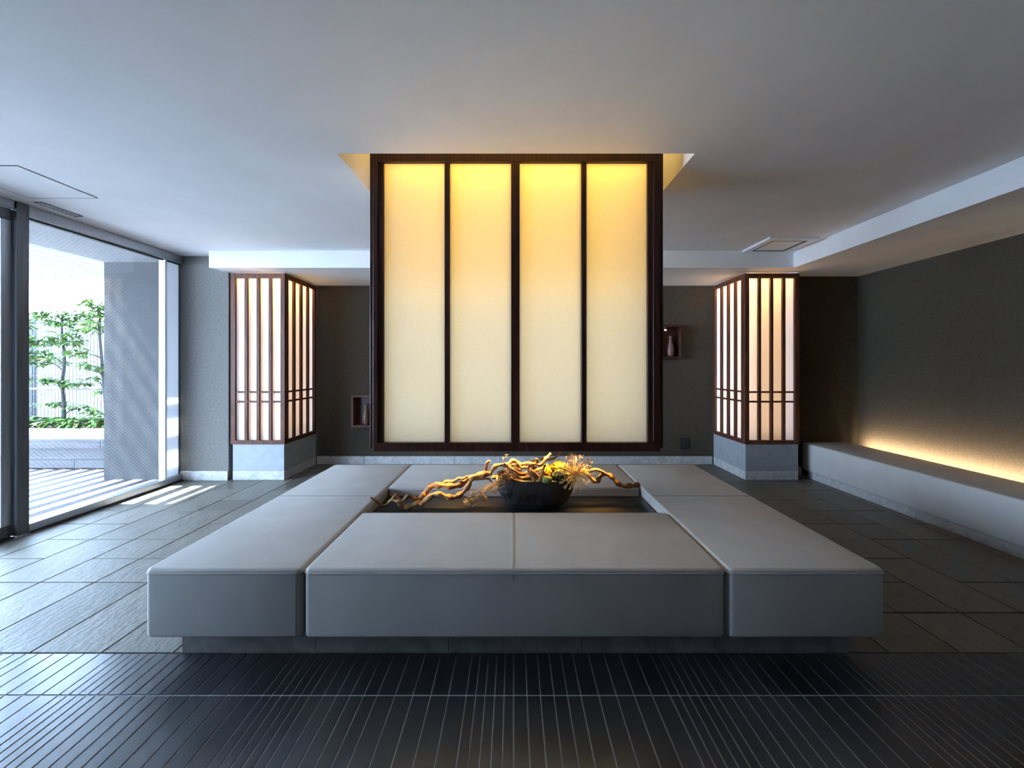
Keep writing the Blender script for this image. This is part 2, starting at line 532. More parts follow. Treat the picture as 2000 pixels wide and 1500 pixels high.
SK = 0.105
xs = [-2.606, -1.98, -1.38, -0.78, -0.18, 0.42, 1.02, 1.62, 2.22, 2.635]
baseboard('baseboard_back', [(a + 0.0015, b_ - 0.0015, YB - 0.015, YB, 0, SK) for a, b_ in zip(xs, xs[1:])], 'pale stone skirting along the alcove wall')
baseboard('baseboard_left', [(XW + 0.006, -3.247, YP - 0.014, YP, 0, SK)], 'pale stone skirting at the foot of the left wall pier')
baseboard('baseboard_right', [(3.262, 3.42, YR - 0.014, YR, 0, SK)], 'pale stone skirting beside the right column lantern')


# ------------------------------------------------------------------ columns with lattice lanterns
def column(name, x0, x1, y0, y1, label):
    t = thing(name, ((x0 + x1) / 2, (y0 + y1) / 2, 0), label, 'column', 'columns flanking the alcove', 'structure')
    box('shaft', (x0, x1, y0, y1, SK, 0.42), M['column'], t, 0.003, 1)
    box('base', (x0, x1, y0, y1, 0, SK - 0.001), M['skirting'], t, 0.002, 1)
    box('core', (x0 + 0.13, x1 - 0.13, y0 + 0.13, y1, 0.42, SOF), M['inner_white'], t)
    return t


LT, LB = 2.358, 0.408


def lattice_lantern(x0, x1, y0, y1, inner, label, watts):
    """lattice screen box on a column: front face looks at the camera, side face looks at the alcove (inner = +1 right, -1 left)"""
    t = thing('column_lantern', ((x0 + x1) / 2, y0, LB), label, 'lantern', 'lattice lanterns on the columns')
    fw, th = 0.050, 0.032
    wd = M['wood']

    def face(axis):
        # u runs along the face, n is the outer plane coordinate, s the outward sign
        if axis == 'front':
            u0, u1 = x0, x1
            def B(nm, a, b_, d0, d1, z0, z1, mt=wd, par=t): return box(nm, (a, b_, y0 + d0, y0 + d1, z0, z1), mt, par, 0.0015, 1)
        else:
            u0, u1 = y0 + th + 0.001, y1
            xo = x1 if inner > 0 else x0
            def B(nm, a, b_, d0, d1, z0, z1, mt=wd, par=t):
                xa, xb = (xo - d1, xo - d0) if inner > 0 else (xo + d0, xo + d1)
                return box(nm, (xa, xb, a, b_, z0, z1), mt, par, 0.0015, 1)
        B('stile', u0, u0 + fw, 0, th, LB, LT)
        B('stile', u1 - fw, u1, 0, th, LB, LT)
        B('rail', u0 + fw + 0.0005, u1 - fw - 0.0005, 0, th, LT - 0.055, LT)
        B('rail', u0 + fw + 0.0005, u1 - fw - 0.0005, 0, th, LB, LB + 0.045)
        a0, a1 = u0 + fw, u1 - fw
        mw = 0.034
        pw = (a1 - a0 - 3 * mw) / 4
        z0, z1 = LB + 0.045, LT - 0.055
        for k in range(4):
            p0 = a0 + k * (pw + mw)
            B('paper_pane', p0 - 0.008 + 0.0005, p0 + pw + 0.008 - 0.0005, th + 0.001, th + 0.006, z0 - 0.01, z1 + 0.01, M['white_acrylic'])
            if k < 3:
                B('mullion', p0 + pw, p0 + pw + mw, 0.004, th, z0 + 0.0005, z1 - 0.0005)
            for zc in (1.003, 0.893):
                B('crossbar', p0 + 0.0005, p0 + pw - 0.0005, 0.008, th, zc - 0.010, zc + 0.010)
    face('front'); face('side')
    # closing boards that keep the light inside
    xo = x0 if inner > 0 else x1
    box('side_board', (xo + 0.001, xo + 0.012, y0 + th + 0.001, y1, LB, LT) if inner > 0 else (xo - 0.012, xo - 0.001, y0 + th + 0.001, y1, LB, LT), wd, t)
    box('bottom_board', (x0 + 0.04, x1 - 0.04, y0 + 0.04, y1 - 0.002, 0.4205, 0.4285), M['inner_white'], t)
    # lamps inside: a strip near the top and a vertical backlight on the core, for each face
    warm, soft = (1.0, 0.58, 0.18), (1.0, 0.66, 0.38)
    cx = (x0 + x1) / 2
    area('lantern_strip_lamp', (cx, y0 + 0.085, LT - 0.06), (0, -0.25, -1), x1 - x0 - 0.10, 0.05, watts * 1.0, warm, t)
    area('lantern_back_lamp', (cx, y0 + 0.126, 1.38), (0, -1, 0), x1 - x0 - 0.10, 1.75, watts * 0.62, soft, t)
    xi = x1 - 0.085 if inner > 0 else x0 + 0.085
    xb = x1 - 0.126 if inner > 0 else x0 + 0.126
    cyy = (y0 + y1) / 2 + 0.02
    area('lantern_strip_lamp', (xi, cyy, LT - 0.06), (0.25 * inner, 0, -1), y1 - y0 - 0.12, 0.05, watts * 1.0, warm, t)
    area('lantern_back_lamp', (xb, cyy, 1.38), (inner, 0, 0), y1 - y0 - 0.14, 1.75, watts * 0.72, soft, t)
    return t


column('column', -3.206, -2.618, YP + 0.012, YB - 0.016, 'grey painted column beside the window carrying a lattice lantern')
column('column', 2.647, 3.250, YP + 0.012, YB - 0.016, 'grey painted column beside the wall bench carrying a lattice lantern')
lattice_lantern(-3.222, -2.606, YP, YB - 0.02, +1, 'reddish wooden lattice lantern on the left column near the window', 4.5)
lattice_lantern(2.635, 3.256, YP, YB - 0.02, -1, 'dark wooden lattice lantern on the right column near the wall bench', 5.5)

# ------------------------------------------------------------------ window wall
frame_x0, frame_x1 = -3.860, -3.765
GXP = -3.815


def window(name, spans, label, wired, kind_mat):
    ya, yb = spans[0][0], (YP if wired else spans[-1][1])
    t = thing(name, (GXP, (ya + yb) / 2, 0), label, 'window', kind='structure')
    box('head_rail', (frame_x0, frame_x1, ya, yb, 2.462, CEIL - 0.002), M[kind_mat], t, 0.003, 1)
    box('head_gasket', (frame_x0 + 0.02, frame_x1 - 0.035, ya, yb, 2.448, 2.4615), M['gasket'], t)
    box('sill_rail', (frame_x0, frame_x1 + 0.004, ya, yb, 0.012, 0.072), M['alu'], t, 0.004, 1)
    box('sill_gasket', (frame_x0 + 0.01, frame_x1 + 0.016, ya, yb, -0.0005, 0.0115), M['gasket'], t)
    for a, b_ in spans:
        box('pane', (GXP - 0.004, GXP + 0.004, a + 0.002, b_ - 0.002, 0.073, 2.4475), M['wired_glass' if wired else 'glass'], t)
    return t


w1 = window('window_1', [(3.122, 4.358)], 'tall fixed wired-glass window looking onto the terrace', True, 'alu')
box('frosted_pane', (-3.815, -3.807, 4.388, YP - 0.012, 0.073, 2.461), M['frosted'], w1)
box('jamb_post', (-3.850, -3.780, 4.36, 4.387, 0.0725, 2.461), M['white_metal'], w1, 0.003, 1)
box('end_post', (-3.850, XW - 0.001, YP - 0.011, YP + 0.03, 0.0725, 2.461), M['dark_alu'], w1)
box('mullion', (-3.862, -3.756, 3.04, 3.12, 0.0125, CEIL - 0.002), M['dark_alu'], w1, 0.004, 1)

d1 = thing('door_1', (-3.80, 2.4, 0), 'aluminium framed sliding glass door beside the fixed window', 'door', kind='structure')
box('door_track', (-3.875, -3.77, 1.55, 3.038, 2.49, CEIL - 0.002), M['alu'], d1, 0.003, 1)
box('top_rail', (-3.84, -3.795, 1.60, 3.036, 2.40, 2.485), M['dark_alu'], d1, 0.003, 1)
box('bottom_rail', (-3.84, -3.795, 1.60, 3.036, 0.014, 0.10), M['dark_alu'], d1, 0.003, 1)
box('stile', (-3.84, -3.795, 2.975, 3.036, 0.101, 2.399), M['alu'], d1, 0.003, 1)
box('stile', (-3.84, -3.795, 1.60, 1.66, 0.101, 2.399), M['alu'], d1, 0.003, 1)
box('pane', (-3.822, -3.814, 1.661, 2.974, 0.101, 2.399), M['glass'], d1)
box('threshold', (-3.875, -3.77, 1.55, 3.038, -0.0005, 0.012), M['gasket'], d1)

w2 = window('window_2', [(0.83, 1.54)], 'tall clear pane between the sliding door and the entrance', False, 'alu')
tag(box('wall_entrance', (-3.9, XW + 0.04, YF, 0.765, 0.0, CEIL), M['dark_panel']), 'dark wall between the entrance and the tall window', 'wall', kind='structure')
for yy in (0.80, 1.57):
    box('mullion', (-3.862, -3.756, yy - 0.03, yy + 0.028, 0.0125, CEIL - 0.002), M['dark_alu'], w2)

# ------------------------------------------------------------------ terrace outside
tb = box('ground', (-8.31, -3.94, -7, 14, -0.40, -0.07), M['soil'])
tag(tb, 'bare ground under the terrace deck', 'ground', kind='structure')
tag(box('bounce_ground', (-34, -8.32, -16, 24, -0.30, -0.02), M['gravel']), 'unseen pale gravel added beyond the terrace to bounce light indoors', 'ground', kind='structure')  # unseen ground, made pale to bounce light onto the ceiling
DX0 = -3.95
deck = thing('terrace_deck', (-6, 2, -0.07), 'grey weathered timber deck outside the window', 'deck', kind='structure')
bw = 0.146
for k in range(30):
    xb = DX0 - k * bw
    bm_name = 'deck_board'
    if k == 0:
        bm = bmesh.new(); add_box(bm, -bw / 2 + 0.003, bw / 2 - 0.003, -4.5, 4.5, -0.03, 0.0)
        dm = bpy.data.meshes.new('deck_board'); bm.to_mesh(dm); bm.free(); dm.materials.append(M['deck'])
    link_mesh('deck_board', dm, None, deck, Vector((xb - bw / 2, 0.575, -0.004)))
tag(box('wall_outside', (-4.706, -3.866, 4.618, 5.05, -0.05, 2.494), M['concrete']), 'grey stucco wing wall standing outside the window', 'wall', kind='structure')
tag(box('trim_3', (-4.706, -3.905, -4.4, 5.05, 2.494, 2.985), M['eave']), 'grey underside of the eave above the terrace', 'eave', kind='structure')
tag(box('wall_neighbour', (-16, -3.0, 9.2, 9.4, -0.3, 2.35), M['render']), 'plain rendered garden wall beyond the wire fence', 'wall', kind='structure')

tag(box('shade_slab', (-5.80, -4.40, -5.0, 3.78, 3.26, 3.42), M['concrete']), 'unseen slab added above the terrace to shade the lobby floor', 'slab', kind='structure')  # added out of view to cut back the sun patches indoors

# pergola louvres
PZ = 2.664
pg = thing('pergola', (-8.2, 6.3, 0), 'pale louvred pergola roof over the terrace', 'pergola')
bm = bmesh.new(); add_box(bm, -0.04, 0.04, -5.0, 5.24, 0.0, 0.05)
sm = bpy.data.meshes.new('louvre'); bm.to_mesh(sm); bm.free(); sm.materials.append(M['louvre'])
for k in range(15):
    link_mesh('louvre', sm, None, pg, Vector((-4.99 - 0.22 * k, 1.03, PZ)))
box('beam', (-8.3, -4.71, 6.275, 6.33, PZ - 0.02, PZ + 0.10), M['louvre'], pg)
box('edge_beam', (-4.90, -4.712, -4.0, 6.27, PZ + 0.02, PZ + 0.12), M['louvre'], pg)
box('post', (-8.28, -8.20, 6.26, 6.34, -0.07, PZ - 0.021), M['louvre'], pg)

# timber bench in front of the planting
PB = thing('terrace_bench', (-7, 5.1, 0), 'long weathered timber bench along the planting bed', 'bench')
BZ = 0.38
joints = [-10.2, -8.3, -6.9, -5.22, -4.72]
for a, b_ in zip(joints, joints[1:]):
    box('fascia_board', (a + 0.003, b_ - 0.003, 5.077, 5.102, 0.262, BZ - 0.028), M['bench_board'], PB)
for zz0, zz1, js in ((0.108, 0.256, [-10.2, -8.9, -6.5, -4.72]), (0.0, 0.104, [-10.2, -7.4, -5.60, -4.72])):
    for a, b_ in zip(js, js[1:]):
        box('skirt_board', (a + 0.003, b_ - 0.003, 5.125, 5.147, zz0, zz1), M['bench_board'], PB)
for k in range(6):
    y0_ = 5.070 + k * 0.147
    box('seat_board', (-10.2, -4.72, y0_, y0_ + 0.141, BZ - 0.027, BZ), M['bench_board'], PB)
for xx in (-6.38, -6.36, -5.25, -5.19):
    for zz in (0.285, 0.335):
        box('nail', (xx - 0.004, xx + 0.004, 5.074, 5.0775, zz - 0.004, zz + 0.004), M['gasket'], PB)
for xx in (-5.63, -5.57):
    for zz in (0.03, 0.075):
        box('nail', (xx - 0.004, xx + 0.004, 5.122, 5.1255, zz - 0.004, zz + 0.004), M['gasket'], PB)
bed = box('planting_bed', (-10.2, -3.2, 5.96, 7.2, -0.07, 0.33), M['soil'])
tag(bed, 'raised bed of dark soil behind the timber bench', 'planter', kind='structure')

# wire fence
fn = thing('wire_fence', (-7, 6.7, 0.33), 'dark steel wire mesh fence behind the small trees', 'fence')
bm = bmesh.new()
xx = -10.3
while xx < -3.4:
    add_box(bm, xx - 0.0045, xx + 0.0045, 6.70, 6.705, 0.34, 2.17); xx += 0.059
zz = 0.36
while zz < 2.18:
    add_box(bm, -10.3, -3.4, 6.705, 6.711, zz - 0.003, zz + 0.003); zz += 0.156
tag(bm_obj('wire_mesh', bm, M['fence'], fn), kind='stuff')
for xx in (-10.1, -8.09, -6.0 + 1.9):
    box('post', (xx - 0.04, xx + 0.04, 6.72, 6.79, 0.33, 2.2), M['fence'], fn, 0.004, 1)
bm = bmesh.new()
add_tube(bm, [Vector((-10.3 + 0.35 * k, 6.44, 0.935 + 0.004 * math.sin(k * 2.1))) for k in range(20)], 0.019, 8)
rail = bm_obj('bamboo_rail', bm, M['bamboo'], None, True)
tag(rail, 'pale bamboo rail tied across the small tree trunks', 'rail')


# small broad-leaved trees
def add_leaf(bm, p, d, l, w, up):
    d = d.normalized()
    s = d.cross(up)
    if s.length < 1e-3: s = Vector((1, 0, 0))
    s.normalize()
    n = s.cross(d)
    q = [p, p + d * l * 0.38 + s * w / 2 + n * l * 0.05, p + d * l * 0.42 + n * l * 0.01, p + d * l * 0.38 - s * w / 2 + n * l * 0.05, p + d * l - n * l * 0.12]
    v = [bm.verts.new(c) for c in q]
    bm.faces.new((v[0], v[1], v[2])); bm.faces.new((v[0], v[2], v[3]))
    bm.faces.new((v[1], v[4], v[2])); bm.faces.new((v[2], v[4], v[3]))


def leaf_cluster(rng, c, r, flat, n, parent):
    """leaves in drooping whorls around twig ends"""
    bm = bmesh.new()
    for _ in range(int(n * 2.2)):
        while True:
            q = Vector((rng.uniform(-1, 1), rng.uniform(-1, 1), rng.uniform(-1, 1)))
            if q.length < 1: break
        tip = c + Vector((q.x * r, q.y * r, q.z * r * flat))
        for _k in range(rng.randint(4, 7)):
            a = rng.uniform(0, 2 * math.pi)
            d = Vector((math.cos(a), math.sin(a), rng.uniform(-0.55, 0.25)))
            l = rng.uniform(0.10, 0.17)
            add_leaf(bm, tip, d, l, l * 0.30, Vector((rng.uniform(-0.3, 0.3), rng.uniform(-0.3, 0.3), 1)))
    o = bm_obj('leaf_cluster', bm, M['leaf'], parent)
    o['kind'] = 'stuff'
    return o


def tree(rng, trunk, clusters, label, group='small trees in the planting bed'):
    t = thing('small_tree', trunk[0], label, 'tree', group)
    bm = bmesh.new()
    pts = catmull(trunk, 4)
    n = len(pts)
    add_tube(bm, pts, [0.030 - 0.018 * i / (n - 1) for i in range(n)], 7, 0.25)
    bm_obj('trunk', bm, M['bark'], t, True)
    for (cx, cyy, cz, r, flat, cnt) in clusters:
        c = Vector((cx, cyy, cz))
        near = min(pts, key=lambda p: (p - (c - Vector((0, 0, 0.12)))).length)
        bm = bmesh.new()
        mid = (near + c) / 2 + Vector((0, 0, 0.03))
        add_tube(bm, catmull([near, mid, c], 3), [0.011, 0.010, 0.009, 0.008, 0.007, 0.006, 0.005][:7], 5)
        bm_obj('branch', bm, M['bark'], t, True)
        leaf_cluster(rng, c, r, flat, cnt, t)
    return t


rg = random.Random(11)
YT = 6.28


def cl(px, py, rpx, flat, n, y=YT):
    p = at(px, py, y)
    return (p.x, y + rg.uniform(-0.12, 0.12), p.z, rpx * y / F, flat, n)


tree(rg, [at(122, 845, YT), at(125, 800, YT), at(122, 750, YT), at(126, 700, YT), at(121, 650, YT), at(122, 610, YT)],
     [cl(125, 622, 34, 0.45, 20), cl(100, 612, 22, 0.4, 10), cl(150, 612, 22, 0.5, 10), cl(80, 668, 24, 0.4, 11), cl(128, 662, 30, 0.5, 16), cl(86, 704, 34, 0.35, 16),
      cl(112, 742, 18, 0.4, 7), cl(140, 748, 18, 0.4, 7), cl(102, 790, 22, 0.35, 9), cl(142, 796, 18, 0.4, 7)],
     'slender leafy small tree standing clear in the window centre')
tree(rg, [at(212, 845, YT), at(206, 780, YT), at(199, 700, YT), at(194, 640, YT), at(198, 590, YT)],
     [cl(190, 592, 24, 0.5, 14), cl(205, 615, 34, 0.5, 18), cl(180, 640, 30, 0.4, 14), cl(168, 690, 24, 0.35, 10), cl(195, 715, 26, 0.4, 12), cl(178, 742, 26, 0.35, 10), cl(196, 768, 22, 0.35, 8),
      cl(198, 800, 16, 0.5, 6), cl(240, 640, 40, 0.5, 12)],
     'leafy small tree half hidden by the grey wing wall')
tree(rg, [at(28, 845, YT), at(30, 780, YT), at(24, 700, YT), at(32, 620, YT)],
     [cl(34, 630, 34, 0.5, 16), cl(50, 660, 24, 0.5, 10), cl(15, 665, 30, 0.4, 14), cl(56, 690, 22, 0.4, 9), cl(10, 730, 28, 0.4, 12), cl(20, 790, 24, 0.4, 9), cl(45, 740, 18, 0.4, 7)],
     'leafy small tree behind the dark window mullion')
for i, (px, lab) in enumerate(((5, 'low green shrub seen through the sliding door'), (72, 'low green shrub left of the clear-standing tree trunk'), (108, 'low green shrub hugging the clear-standing tree trunk'),
                               (152, 'low green shrub between the two tree trunks'), (192, 'low green shrub beside the grey wing wall'))):
    c = at(px, 826, 6.2)
    s = thing('low_shrub', (c.x, c.y, 0.33), lab, 'shrub', 'low shrubs in the planting bed')
    bm = bmesh.new()
    for k in range(5):
        a = k * 1.26
        add_tube(bm, [Vector((c.x, c.y, 0.33)), Vector((c.x + 0.09 * math.cos(a), c.y + 0.06 * math.sin(a), 0.44))], [0.006, 0.004], 5)
    bm_obj('stems', bm, M['bark'], s)['kind'] = 'stuff'
    leaf_cluster(rg, Vector((c.x, c.y, 0.45)), 0.20, 0.38, 20, s)

# ------------------------------------------------------------------ central seating island
SH, SB = 0.425, 0.126
YS0, YS1 = 1.730, 3.580
XS0, XS1 = -1.592, 1.606
XI0, XI1 = -0.906, 0.915
YI0, YI1 = 2.410, 2.900

pl = thing('plinth', (0, 2.66, 0), 'recessed grey stone plinth under the seating island', 'plinth')
px0, px1, py0, py1 = XS0 + 0.089, XS1 - 0.089, YS0 + 0.092, YS1 - 0.089
box('core', (px0 + 0.012, px1 - 0.012, py0 + 0.012, py1 - 0.012, 0.0, SB - 0.001), M['grout'], pl)
nb = 5
wv = (px1 - px0) / nb
for k in range(nb):
    a, b_ = px0 + k * wv + 0.001, px0 + (k + 1) * wv - 0.001
    box('stone_panel', (a, b_, py0, py0 + 0.0115, 0.0, SB - 0.001), M['plinth'], pl)
    box('stone_panel', (a, b_, py1 - 0.0115, py1, 0.0, SB - 0.001), M['plinth'], pl)
for k in range(3):
    a = py0 + 0.0125 + k * (py1 - py0 - 0.025) / 3
    b_ = a + (py1 - py0 - 0.025) / 3 - 0.002
    box('stone_panel', (px0, px0 + 0.0115, a, b_, 0.0, SB - 0.001), M['plinth'], pl)
    box('stone_panel', (px1 - 0.0115, px1, a, b_, 0.0, SB - 0.001), M['plinth'], pl)


def cushion_mesh(x0, x1, y0, y1, z0, z1, rv, re):
    """upholstered block: rounded upright corners, soft upper and lower edges, slightly domed top"""
    bm = bmesh.new()
    add_box(bm, x0, x1, y0, y1, z0, z1)
    up = [e for e in bm.edges if abs(e.verts[0].co.z - e.verts[1].co.z) > 0.01]
    bmesh.ops.bevel(bm, geom=up, offset=rv, segments=5, profile=0.5, affect='EDGES')
    fl = [e for e in bm.edges if abs(e.verts[0].co.z - e.verts[1].co.z) < 1e-5 and len(e.link_faces) == 2 and
          any(abs(f.normal.z) > 0.9 for f in e.link_faces) and not all(abs(f.normal.z) > 0.9 for f in e.link_faces)]
    bmesh.ops.recalc_face_normals(bm, faces=bm.faces)
    bmesh.ops.bevel(bm, geom=fl, offset=re, segments=4, profile=0.5, affect='EDGES')
    return bm


def seat(label, x0, x1, y0, y1, seams):
    t = thing('upholstered_seat', ((x0 + x1) / 2, (y0 + y1) / 2, SB), label, 'bench', 'seats of the central island')
    bm = cushion_mesh(x0, x1, y0, y1, SB, SH, 0.028, 0.016)
    o = bm_obj('cushion', bm, M['leather'], t, True)
    bm = bmesh.new()                                # piping just under the top edge
    r = 0.0026
    zc = SH - 0.019
    e = 0.001
    loop = []
    for cx, cyy, a0 in ((x1 - 0.028, y1 - 0.028, 0), (x0 + 0.028, y1 - 0.028, 90), (x0 + 0.028, y0 + 0.028, 180), (x1 - 0.028, y0 + 0.028, 270)):
        for k in range(6):
            a = math.radians(a0 + k * 18)
            loop.append(Vector((cx + (0.028 + e) * math.cos(a), cyy + (0.028 + e) * math.sin(a), zc)))
    loop.append(loop[0].copy())
    add_tube(bm, loop, r, 6)
    bm_obj('piping', bm, M['leather'], t, True)
    for (kind, v) in seams:
        bm = bmesh.new()
        if kind == 'x':                             # seam running across the seat, front to back
            for dx in (-0.0035, 0.0035):
                add_tube(bm, [Vector((v + dx, y0 - 0.0005, SH - 0.05)), Vector((v + dx, y0 + 0.001, SH - 0.014)), Vector((v + dx, y0 + 0.014, SH - 0.0002)), Vector((v + dx, y1 - 0.014, SH - 0.0002))], 0.0016, 5)
        else:
            for dy in (-0.0035, 0.0035):
                add_tube(bm, [Vector((x0 - 0.0005, v + dy, SH - 0.05)), Vector((x0 + 0.001, v + dy, SH - 0.014)), Vector((x0 + 0.014, v + dy, SH - 0.0002)), Vector((x1 - 0.014, v + dy, SH - 0.0002))], 0.0016, 5)
        bm_obj('seam', bm, M['stitch'], t)
    return t


seat('grey leatherette seat block on the window side of the island', XS0, XI0 - 0.007, YS0, YS1, [('y', 2.71)])
seat('grey leatherette seat block on the wall bench side of the island', XI1 + 0.007, XS1, YS0, YS1, [('y', 2.71)])
seat('wide grey leatherette seat block in front with a central seam', XI0, XI1, YS0, YI0, [('x', 0.0)])
seat('grey leatherette seat block on the alcove side behind the bowl', XI0, XI1, YI1, YS1, [])

TZ = 0.365
tb_ = thing('display_table', ((XI0 + XI1) / 2, (YI0 + YI1) / 2, SB), 'low black lacquered table sunk between the seat blocks', 'table')
box('top', (XI0 + 0.004, XI1 - 0.004, YI0 + 0.004, YI1 - 0.004, TZ - 0.03, TZ), M['table'], tb_, 0.003, 1)
box('body', (XI0 + 0.03, XI1 - 0.03, YI0 + 0.03, YI1 - 0.03, SB, TZ - 0.0305), M['table'], tb_)

# ------------------------------------------------------------------ hanging lantern
HL = thing('hanging_lantern', (0.018, 2.71, 0.769), 'large dark wooden hanging lantern with four glowing yellow panels', 'lantern')
LY0, LY1 = 2.497, 2.925
LX0, LX1 = -0.874, 0.911
LZ0, LZ1 = 0.769, 2.66
PT, PBZ = 2.572, 0.823
dw = M['dark_wood']
bays = [(-0.812, -0.430), (-0.398, -0.016), (0.038, 0.423), (0.455, 0.837)]


def lantern_face(ya, sgn):
    """sgn=+1: face towards the camera at plane ya, going inwards to larger y"""
    def B(nm, a, b_, d0, d1, z0, z1, mt=dw, bev=0.002):
        y_a, y_b = (ya + d0, ya + d1) if sgn > 0 else (ya - d1, ya - d0)
        return box(nm, (a, b_, y_a, y_b, z0, z1), mt, HL, bev, 1)
    B('rail', LX0, LX1, 0, 0.055, LZ0, PBZ)
    B('rail', LX0, LX1, 0, 0.055, PT, LZ1)
    B('stile', LX0, -0.845, 0, 0.055, PBZ + 0.0005, PT - 0.0005)
    B('inner_stile', -0.8445, -0.812, 0.012, 0.055, PBZ + 0.0005, PT - 0.0005)
    B('stile', 0.868, LX1, 0, 0.055, PBZ + 0.0005, PT - 0.0005)
    B('inner_stile', 0.837, 0.8675, 0.012, 0.055, PBZ + 0.0005, PT - 0.0005)
    for k in range(3):
        B('mullion', bays[k][1], bays[k + 1][0], 0.004, 0.055, PBZ + 0.0005, PT - 0.0005)
    for a, b_ in bays:
        B('paper_panel', a + 0.0005, b_ - 0.0005, 0.030, 0.036, PBZ + 0.0005, PT - 0.0005, M['paper'], 0)


lantern_face(LY0, 1)
lantern_face(LY1, -1)
for xa, xb in ((LX0, LX0 + 0.03), (LX1 - 0.03, LX1)):
    box('side_rail', (xa, xb, LY0 + 0.056, LY1 - 0.056, LZ0, PBZ), dw, HL)
    box('side_rail', (xa, xb, LY0 + 0.056, LY1 - 0.056, PT, LZ1), dw, HL)
    box('side_panel', (xa + 0.012, xb - 0.012, LY0 + 0.056, LY1 - 0.056, PBZ + 0.0005, PT - 0.0005), M['paper'], HL)
for xa, xb in ((LX0 - 0.026, LX0 - 0.0005), (LX1 + 0.0005, LX1 + 0.026)):
    for ya, yb in ((LY0 + 0.02, LY0 + 0.09), (LY1 - 0.09, LY1 - 0.02)):
        box('corner_post', (xa, xb, ya, yb, 0.785, 2.88), M['dark_wood'], HL, 0.002, 1)
box('bottom_board', (LX0 + 0.031, LX1 - 0.031, LY0 + 0.056, LY1 - 0.056, LZ0 + 0.02, LZ0 + 0.035), dw, HL)
box('centre_reflector', (LX0 + 0.05, LX1 - 0.05, 2.700, 2.722, LZ0 + 0.04, 2.60), M['inner_white'], HL)
for yy in (2.575, 2.847):
    for xx in (-0.6, 0.64):
        box('hanger', (xx - 0.012, xx + 0.012, yy - 0.012, yy + 0.012, 2.661, 2.93), dw, HL)
yel, yel2 = (1.0, 0.55, 0.08), (1.0, 0.66, 0.16)
for sgn, yc in ((-1, 2.64), (1, 2.782)):
    area('lantern_strip_lamp', (0.018, yc, 2.585), (0, sgn * 0.45, -1), 1.66, 0.06, 4.5, yel, HL)
    area('lantern_upper_lamp', (0.018, 2.711 + sgn * 0.0125, 2.15), (0, sgn, 0), 1.68, 0.80, 5.6, yel2, HL)
    area('lantern_lower_fill', (0.018, 2.711 + sgn * 0.0125, 1.30), (0, sgn, 0), 1.68, 1.0, 6.0, (1.0, 0.98, 0.90), HL)  # added white fill, stands in for daylight on the lower panels
area('lantern_up_lamp', (0.018, 2.711, 2.70), (0, 0, 1), 1.3, 0.2, 3.5, (1.0, 0.66, 0.20), HL)
# slim downlight strip under the lantern's bottom board
dl = box('downlight_housing', (-0.66, 0.72, 2.60, 2.66, LZ0 + 0.001, LZ0 + 0.0195), M['black_plastic'], HL)
box('downlight_lens', (-0.64, 0.70, 2.612, 2.648, LZ0 - 0.003, LZ0 + 0.0008), M['lamp_glow'], dl)
dn = area('downlight', (0.05, 2.63, LZ0 - 0.006), (0, 0, -1), 1.15, 0.03, 5.5, (1.0, 0.54, 0.12), HL)
dn.data.spread = math.radians(65)

# ------------------------------------------------------------------ wall bench with LED strip
WB = thing('wall_bench', (3.68, 1.9, 0), 'long grey upholstered bench along the right wall with light behind', 'bench')
bm = cushion_mesh(3.405, 3.945, -2.0, YR - 0.018, 0.078, 0.402, 0.05, 0.022)
bm_obj('seat', bm, M['leather'], WB, True)
yy = -1.98
while yy < YR - 0.12:
    y2 = min(yy + 0.9, YR - 0.10)
    box('base_panel', (3.43, 3.45, yy + 0.001, y2 - 0.001, 0.0, 0.077), M['skirting'], WB)
    yy = y2
box('base_core', (3.451, 3.93, -1.98, YR - 0.11, 0.0, 0.0775), M['grout'], WB)
ch = box('light_channel', (3.95, XR - 0.002, -2.0, YR - 0.002, 0.20, 0.24), M['inner_white'], WB)
box('led_strip', (3.985, 4.005, -1.9, YR - 0.06, 0.2405, 0.252), M['led'], WB)
led = area('led_wash', (3.972, 1.42, 0.34), (1.0, 0, 0.45), 0.02, 6.5, 60.0, (1.0, 0.74, 0.46), WB)
led.rotation_euler = (0, math.radians(-90 - 24), 0)
led.data.spread = math.radians(130)

# ------------------------------------------------------------------ wall boxes, socket
def wall_box(x0, x1, z0, z1, label, lit):
    t = thing('wall_niche', ((x0 + x1) / 2, YB - 0.06, z0), label, 'shelf', 'wooden display boxes on the alcove wall')
    ya, yb, th = YB - 0.13, YB - 0.001, 0.028
    mt = M['dark_wood'] if lit else M['wood_h']
    box('back_board', (x0 + th, x1 - th, yb - 0.012, yb, z0 + th, z1 - th), M['dark_wood'], t)
    box('side_board', (x0, x0 + th, ya, yb, z0, z1), mt, t, 0.0015, 1)
    box('side_board', (x1 - th, x1, ya, yb, z0, z1), mt, t, 0.0015, 1)
    box('bottom_board', (x0 + th, x1 - th, ya, yb, z0, z0 + th), mt, t, 0.0015, 1)
    box('top_board', (x0 + th, x1 - th, ya, yb, z1 - th, z1), mt, t, 0.0015, 1)
    return t


